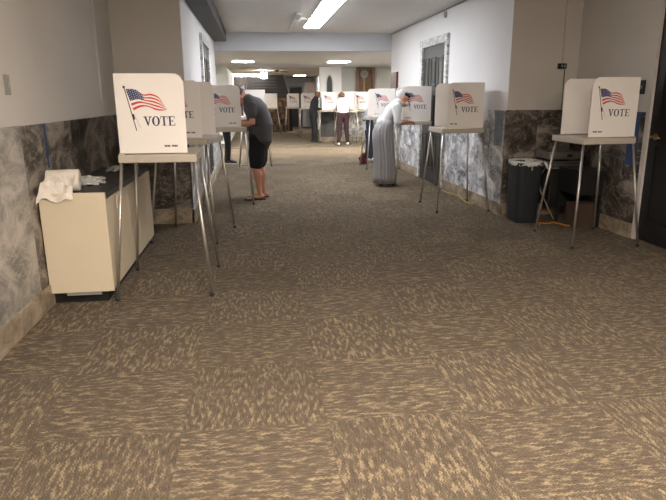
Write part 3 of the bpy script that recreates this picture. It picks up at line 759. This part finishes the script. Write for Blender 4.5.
def shirt(t, J, m, sleeve=.7, g=1., name='shirt', drop=.0, long=False):
    B = Body(); pv, wa, ch, nk = [V(J[k]) for k in ('pelvis', 'waist', 'chest', 'neck')]
    g *= J.get('girth', 1.)
    low = pv + V((0, 0, drop))
    B.loft([(low, .178*g, .135*g), (pv.lerp(wa, .6), .172*g, .132*g), (wa, .165*g, .128*g), (wa.lerp(ch, .5), .172*g, .132*g), (ch, .180*g, .132*g), (ch.lerp(nk, .5), .165*g, .118*g), (ch.lerp(nk, .88), .100, .092)], 20)
    for sfx in 'lr':
        sh, el, wr = V(J['shoulder_'+sfx]), V(J['elbow_'+sfx]), V(J['wrist_'+sfx])
        P = [(ch.lerp(nk, .35), .098), (sh, .084), (sh.lerp(el, .4), .068), (sh.lerp(el, min(1, sleeve)), .064)]
        if long: P += [(el, .055), (el.lerp(wr, .5), .05), (el.lerp(wr, .9), .042)]
        B.loft(P, 14)
    return B.build(name, m, t, .011, 4)
def trousers(t, J, m, frac=1., g=1., name='trousers', flare=1.):
    B = Body(); pv, wa = V(J['pelvis']), V(J['waist']); gg = g*J.get('girth', 1.); lg = J.get('leg', 1.)
    B.loft([(pv+V((0, 0, -.06)), .155*gg, .12*gg), (pv, .175*gg, .13*gg), (pv.lerp(wa, .7), .155*gg, .12*gg)], 20)
    for sfx in 'lr':
        h, k, a = V(J['hip_'+sfx]), V(J['knee_'+sfx]), V(J['ankle_'+sfx])
        if frac < 1: B.loft([(h+V((0, 0, .03)), .10*lg), (h, .105*lg), (h.lerp(k, .5), .098*lg*flare), (h.lerp(k, frac*1.0+.0), .096*lg*flare)], 16)
        else: B.loft([(h+V((0, 0, .03)), .098*lg), (h, .103*lg), (h.lerp(k, .5), .088*lg), (k, .076*lg), (k.lerp(a, .5), .068*lg*flare), (k.lerp(a, .93), .056*lg*flare)], 16)
    return B.build(name, m, t, .011, 4)
def shoes(t, J, m, name='shoe', sole=None):
    for sfx in 'lr':
        an = V(J['ankle_'+sfx]); ft = V(J.get('foot_dir_'+sfx, (1, 0, 0))).normalized(); B = Body()
        B.loft([(an-ft*.04+V((0, 0, -.025)), .042, .045), (an+ft*.03+V((0, 0, -.025)), .043, .045), (an+ft*.10+V((0, 0, -.045)), .048, .032), (an+ft*.185+V((0, 0, -.052)), .040, .022)], 14)
        o = B.build(name, m, t, .008, 2)
        if sole: 
            mb = MB(); sdv = V((-ft.y, ft.x, 0)); c = V((an.x, an.y, 0))
            mb.prism([(-.085, -.035), (.0, -.042), (.12, -.05), (.20, -.035), (.215, 0), (.20, .035), (.12, .05), (0, .042), (-.085, .035)], 0.001, .02, lambda u, v, d: c+ft*u+sdv*v+V((0, 0, d)))
            mb.build('sole', sole, o)
M_HAIRD = mat('dark_hair', (.02, .016, .013), .6, var=.2, scale=40, bump=.4, bscale=120)
M_HAIRB = mat('brown_hair', (.10, .05, .025), .6, var=.3, scale=40, bump=.4, bscale=120)
M_MASK = mat('white_mask', (.75, .76, .78), .7, var=.03)
M_SHIRTG = mat('charcoal_jersey', (.065, .063, .066), .9, var=.12, scale=60)
M_SHORT = mat('black_cotton', (.012, .012, .014), .9, var=.1, scale=40)
M_TOPW = mat('white_cotton', (.52, .52, .52), .85, var=.02)
M_SKIRT = mat('grey_jersey', (.27, .265, .265), .85, var=.06, scale=30)
M_MAROON = mat('maroon_cotton', (.025, .008, .010), .85, var=.1)
M_DENIM = mat('dark_denim', (.03, .04, .065), .9, var=.15, scale=40)
M_LTBLUE = mat('pale_blue_cotton', (.45, .53, .62), .85, var=.05)

# --- man in shorts at the left booth (local +x = world -x)
J = dict(pelvis=(-.10, 0, .90), waist=(-.13, 0, 1.03), chest=(-.06, 0, 1.235), neck=(.055, 0, 1.385), head=(.155, 0, 1.415), face=(.72, 0, -.62), girth=1.22, leg=1.2,
         shoulder_l=(.00, .185, 1.28), elbow_l=(.0, .235, 1.06), wrist_l=(.22, .14, 1.065), hand_dir_l=(1, -.3, -.08),
         shoulder_r=(.00, -.185, 1.28), elbow_r=(.0, -.24, 1.07), wrist_r=(.21, -.10, 1.07), hand_dir_r=(1, .2, -.05),
         hip_l=(-.08, .09, .86), knee_l=(-.02, .10, .46), ankle_l=(-.07, .10, .085), foot_dir_l=(1, .15, 0),
         hip_r=(-.10, -.09, .86), knee_r=(-.07, -.10, .46), ankle_r=(-.13, -.11, .085), foot_dir_r=(1, -.12, 0))
t, hp, HM = person('person', 'man in charcoal shirt, black shorts and sandals bending over a left voting booth', (-.03, 8.47, .0), PI, J, M_SKIN, .008)
shirt(t, J, M_SHIRTG, .52, 1.02, drop=-.07); trousers(t, J, M_SHORT, .80, 1.0, 'shorts', 1.05)
B = Body(); B.ball(hp(-.0, 0, .045), .100, (1.0, .86, .85), HM); B.build('hair', M_HAIRD, t, .009, 2)
B = Body(); B.ball(hp(.01, 0, .055), .100, (1., .86, .68), HM); B.build('cap', mat('grey_cap', (.20, .17, .16), .85, var=.2), t, .009, 2)
mb = MB(); mb.prism([(-.02, .105), (-.105, -.005), (-.12, .03), (-.155, .085), (-.09, .085)], -.035, .035, lambda u, v, d: hp(u, d*(1 if v < .08 else .25), v)); mb.build('cap_flap', M_MASK, t)
B = Body(); B.ball(hp(.075, 0, -.052), .052, (.75, 1.0, .85), HM); B.build('face_mask', M_MASK, t, .008, 2)
mb = MB()
for q in (-1, 1): mb.tube([hp(.07, q*.045, -.04), hp(.03, q*.078, -.015), hp(-.005, q*.088, -.01)], .0025, 6)
mb.build('mask_strap', M_MASK, t)
for sfx in 'lr':
    an = V(J['ankle_'+sfx]); ft = V(J['foot_dir_'+sfx]).normalized(); sdv = V((-ft.y, ft.x, 0)); c = V((an.x, an.y, 0))
    mb = MB(); mb.prism([(-.075, -.03), (.0, -.036), (.12, -.05), (.20, -.04), (.22, 0), (.20, .04), (.12, .05), (0, .036), (-.075, .03)], 0.0, .018, lambda u, v, d: c+ft*u+sdv*v+V((0, 0, d)))
    mb.tube([c+ft*.06+sdv*.045+V((0, 0, .02)), c+ft*.11+sdv*.02+V((0, 0, .052)), c+ft*.15+V((0, 0, .03)), c+ft*.11-sdv*.02+V((0, 0, .052)), c+ft*.06-sdv*.045+V((0, 0, .02))], .006, 6)
    mb.build('sandal', M_TOE, t)

# --- woman with long grey skirt at the right booth (facing +x)
J = dict(pelvis=(-.03, 0, .93), waist=(.03, 0, 1.07), chest=(.12, 0, 1.235), neck=(.225, 0, 1.345), head=(.30, 0, 1.405), face=(.93, -.30, -.30), girth=.8, leg=.85,
         shoulder_l=(.17, .165, 1.26), elbow_l=(.17, .21, 1.04), wrist_l=(.36, .16, 1.04), hand_dir_l=(1, -.3, -.05),
         shoulder_r=(.17, -.165, 1.26), elbow_r=(.17, -.21, 1.03), wrist_r=(.35, -.12, 1.05), hand_dir_r=(1, .3, -.02),
         hip_l=(-.02, .08, .88), knee_l=(.03, .09, .47), ankle_l=(.02, .09, .08), hip_r=(-.03, -.08, .88), knee_r=(.0, -.09, .47), ankle_r=(-.04, -.09, .08))
t, hp, HM = person('person', 'woman in white top, white cap and long grey skirt bending over a right voting booth', (2.06, 9.45, 0), 0, J, M_SKIN, .008, scale=.975)
shirt(t, J, M_TOPW, .95, .98, 'blouse', drop=.10); shoes(t, J, M_SHORT)
mb = MB(); n = 96; Rg = []
for z, cx, rx, ry in ((1.075, .035, .115, .14), (1.0, .0, .145, .17), (.90, -.025, .16, .185), (.75, -.02, .16, .185), (.55, .0, .16, .19), (.35, .01, .165, .20), (.15, .01, .17, .205), (.045, .01, .175, .21), (.045, .01, .16, .20)):
    amp = .0 if z > 1.05 else min(.016, (1.08-z)*.06)
    Rg.append([V((cx + (rx+amp*math.sin(a*19)+amp*.6*math.sin(a*8+1))*math.cos(a), (ry+amp*math.sin(a*19)+amp*.6*math.sin(a*8+1))*math.sin(a), z)) for a in [2*PI*k/n for k in range(n)]])
mb.rings(Rg); mb.build('pleated_skirt', M_SKIRT, t)
B = Body(); B.ball(hp(-.042, 0, .05), .104, (.92, .86, .95), HM); B.build('cap', M_TOPW, t, .009, 2)
B = Body(); B.ball(hp(.02, 0, .062), .090, (.92, .86, .55), HM); B.build('cap_band', M_SHORT, t, .008, 2)
B = Body(); B.ball(hp(.08, 0, -.052), .048, (.75, 1.0, .85), HM); B.build('face_mask', mat('pale_blue_mask', (.55, .66, .78), .7), t, .008, 2)

# --- man in black, far (facing +x)
J0 = dict(pelvis=(-.02, 0, .92), waist=(-.03, 0, 1.05), chest=(.01, 0, 1.29), neck=(.06, 0, 1.46), head=(.11, 0, 1.56), face=(.85, 0, -.5), girth=1.02,
         shoulder_l=(.02, .185, 1.36), elbow_l=(.04, .23, 1.11), wrist_l=(.26, .12, 1.08), shoulder_r=(.02, -.185, 1.36), elbow_r=(.04, -.23, 1.11), wrist_r=(.26, -.12, 1.08),
         hip_l=(-.02, .09, .88), knee_l=(.0, .10, .48), ankle_l=(-.04, .10, .085), hip_r=(-.03, -.09, .88), knee_r=(.01, -.10, .48), ankle_r=(.0, -.10, .085))
t, hp, HM = person('person', 'bald man in black jacket and trousers standing at a far booth', (1.90, 19.2, 0), .1, J0, M_SKIND, .011, scale=.95)
shirt(t, J0, M_SHORT, 1., 1.03, 'jacket', drop=-.08, long=True); trousers(t, J0, M_SHORT, 1., 1.02); shoes(t, J0, M_TOE)
# --- woman in maroon trousers, back to camera
J1 = dict(pelvis=(-.06, 0, .92), waist=(-.04, 0, 1.05), chest=(.06, 0, 1.25), neck=(.17, 0, 1.37), head=(.25, 0, 1.41), face=(.8, 0, -.6), girth=.92,
         shoulder_l=(.08, .175, 1.30), elbow_l=(.12, .26, 1.07), wrist_l=(.33, .18, 1.06), shoulder_r=(.08, -.175, 1.30), elbow_r=(.12, -.26, 1.07), wrist_r=(.33, -.18, 1.06),
         hip_l=(-.05, .085, .88), knee_l=(-.02, .11, .47), ankle_l=(-.05, .14, .08), hip_r=(-.05, -.085, .88), knee_r=(.0, -.11, .47), ankle_r=(-.03, -.14, .08))
t, hp, HM = person('person', 'woman in white top and maroon trousers leaning into a far booth, back turned', (2.62, 17.83, 0), PI/2, J1, M_SKIN, .011)
shirt(t, J1, M_TOPW, 1., 1.08, 'sweater', drop=.1, long=True); trousers(t, J1, M_MAROON, 1., 1.); shoes(t, J1, M_TOPW)
B = Body(); B.ball(hp(-.02, 0, .035), .112, (1.0, .92, 1.0), HM); B.loft([(hp(-.05, 0, -.02), .085, .06), (hp(-.13, 0, -.09), .07, .04), (hp(-.21, .0, -.13), .035, .025)]); B.build('hair', M_HAIRB, t, .01, 2)
# --- person behind the left booths (only legs show)
J2 = dict(J0); J2['face'] = (.9, 0, -.4)
t, hp, HM = person('person', 'person in black trousers and white soled shoes half hidden behind the left booths', (-.60, 13.3, 0), .0, J2, M_SKIN, .011, scale=.95)
shirt(t, J2, M_SHORT, 1., 1., 'shirt', long=True); trousers(t, J2, M_SHORT); shoes(t, J2, M_SHORT, sole=M_TOPW)
B = Body(); B.ball(hp(-.018, 0, .035), .108, (1.0, .88, .95), HM); B.build('hair', M_HAIRD, t, .01, 2)
# --- person behind the skirt woman
J3 = dict(J1)
t, hp, HM = person('person', 'person in pale blue top and dark jeans standing behind the screen past the skirt woman', (2.56, 13.16, 0), 0., J3, M_SKIN, .011, scale=.97)
shirt(t, J3, M_LTBLUE, .9, 1., 'shirt', drop=-.10); trousers(t, J3, M_DENIM); shoes(t, J3, M_TOPW)
B = Body(); B.ball(hp(-.02, 0, .035), .108, (1.0, .9, .98), HM); B.build('hair', M_HAIRD, t, .01, 2)
tag(crumple('red_bag', 'dark red bag on the carpet behind the grey skirt', 'bag', (2.30, 12.66, 0), .08, .08, .14, 4, mat('dark_red_cloth', (.09, .012, .014), .8, var=.1)), 'dark red bag on the carpet behind the grey skirt', 'bag')

# ------------------------------------------------------------------ camera, world, exposure
f_px, th, ps, ro = 590., .25302, .12819, -.0059
c, s = math.cos, math.sin
F = V((s(ps)*c(th), c(ps)*c(th), -s(th))); r = V((c(ps), -s(ps), 0)); u = r.cross(F)
R2 = c(ro)*r + s(ro)*u; U2 = -s(ro)*r + c(ro)*u
cam = bpy.data.cameras.new('camera'); co = bpy.data.objects.new('camera', cam); COL.objects.link(co)
mw = Matrix((R2, U2, -F)).transposed().to_4x4(); mw.translation = V((0, 0, 1.4)); co.matrix_world = mw
cam.sensor_width = 36; cam.sensor_fit = 'HORIZONTAL'; cam.lens = 36*f_px/666; cam.clip_start = .05; cam.clip_end = 100
SC.camera = co
w = bpy.data.worlds.new('world'); SC.world = w; w.use_nodes = True
w.node_tree.nodes['Background'].inputs[0].default_value = (.5, .5, .55, 1); w.node_tree.nodes['Background'].inputs[1].default_value = .05
vs = SC.view_settings; vs.view_transform = 'Standard'; vs.look = 'None'; vs.exposure = 2.12; vs.gamma = 1; vs.use_curve_mapping = False
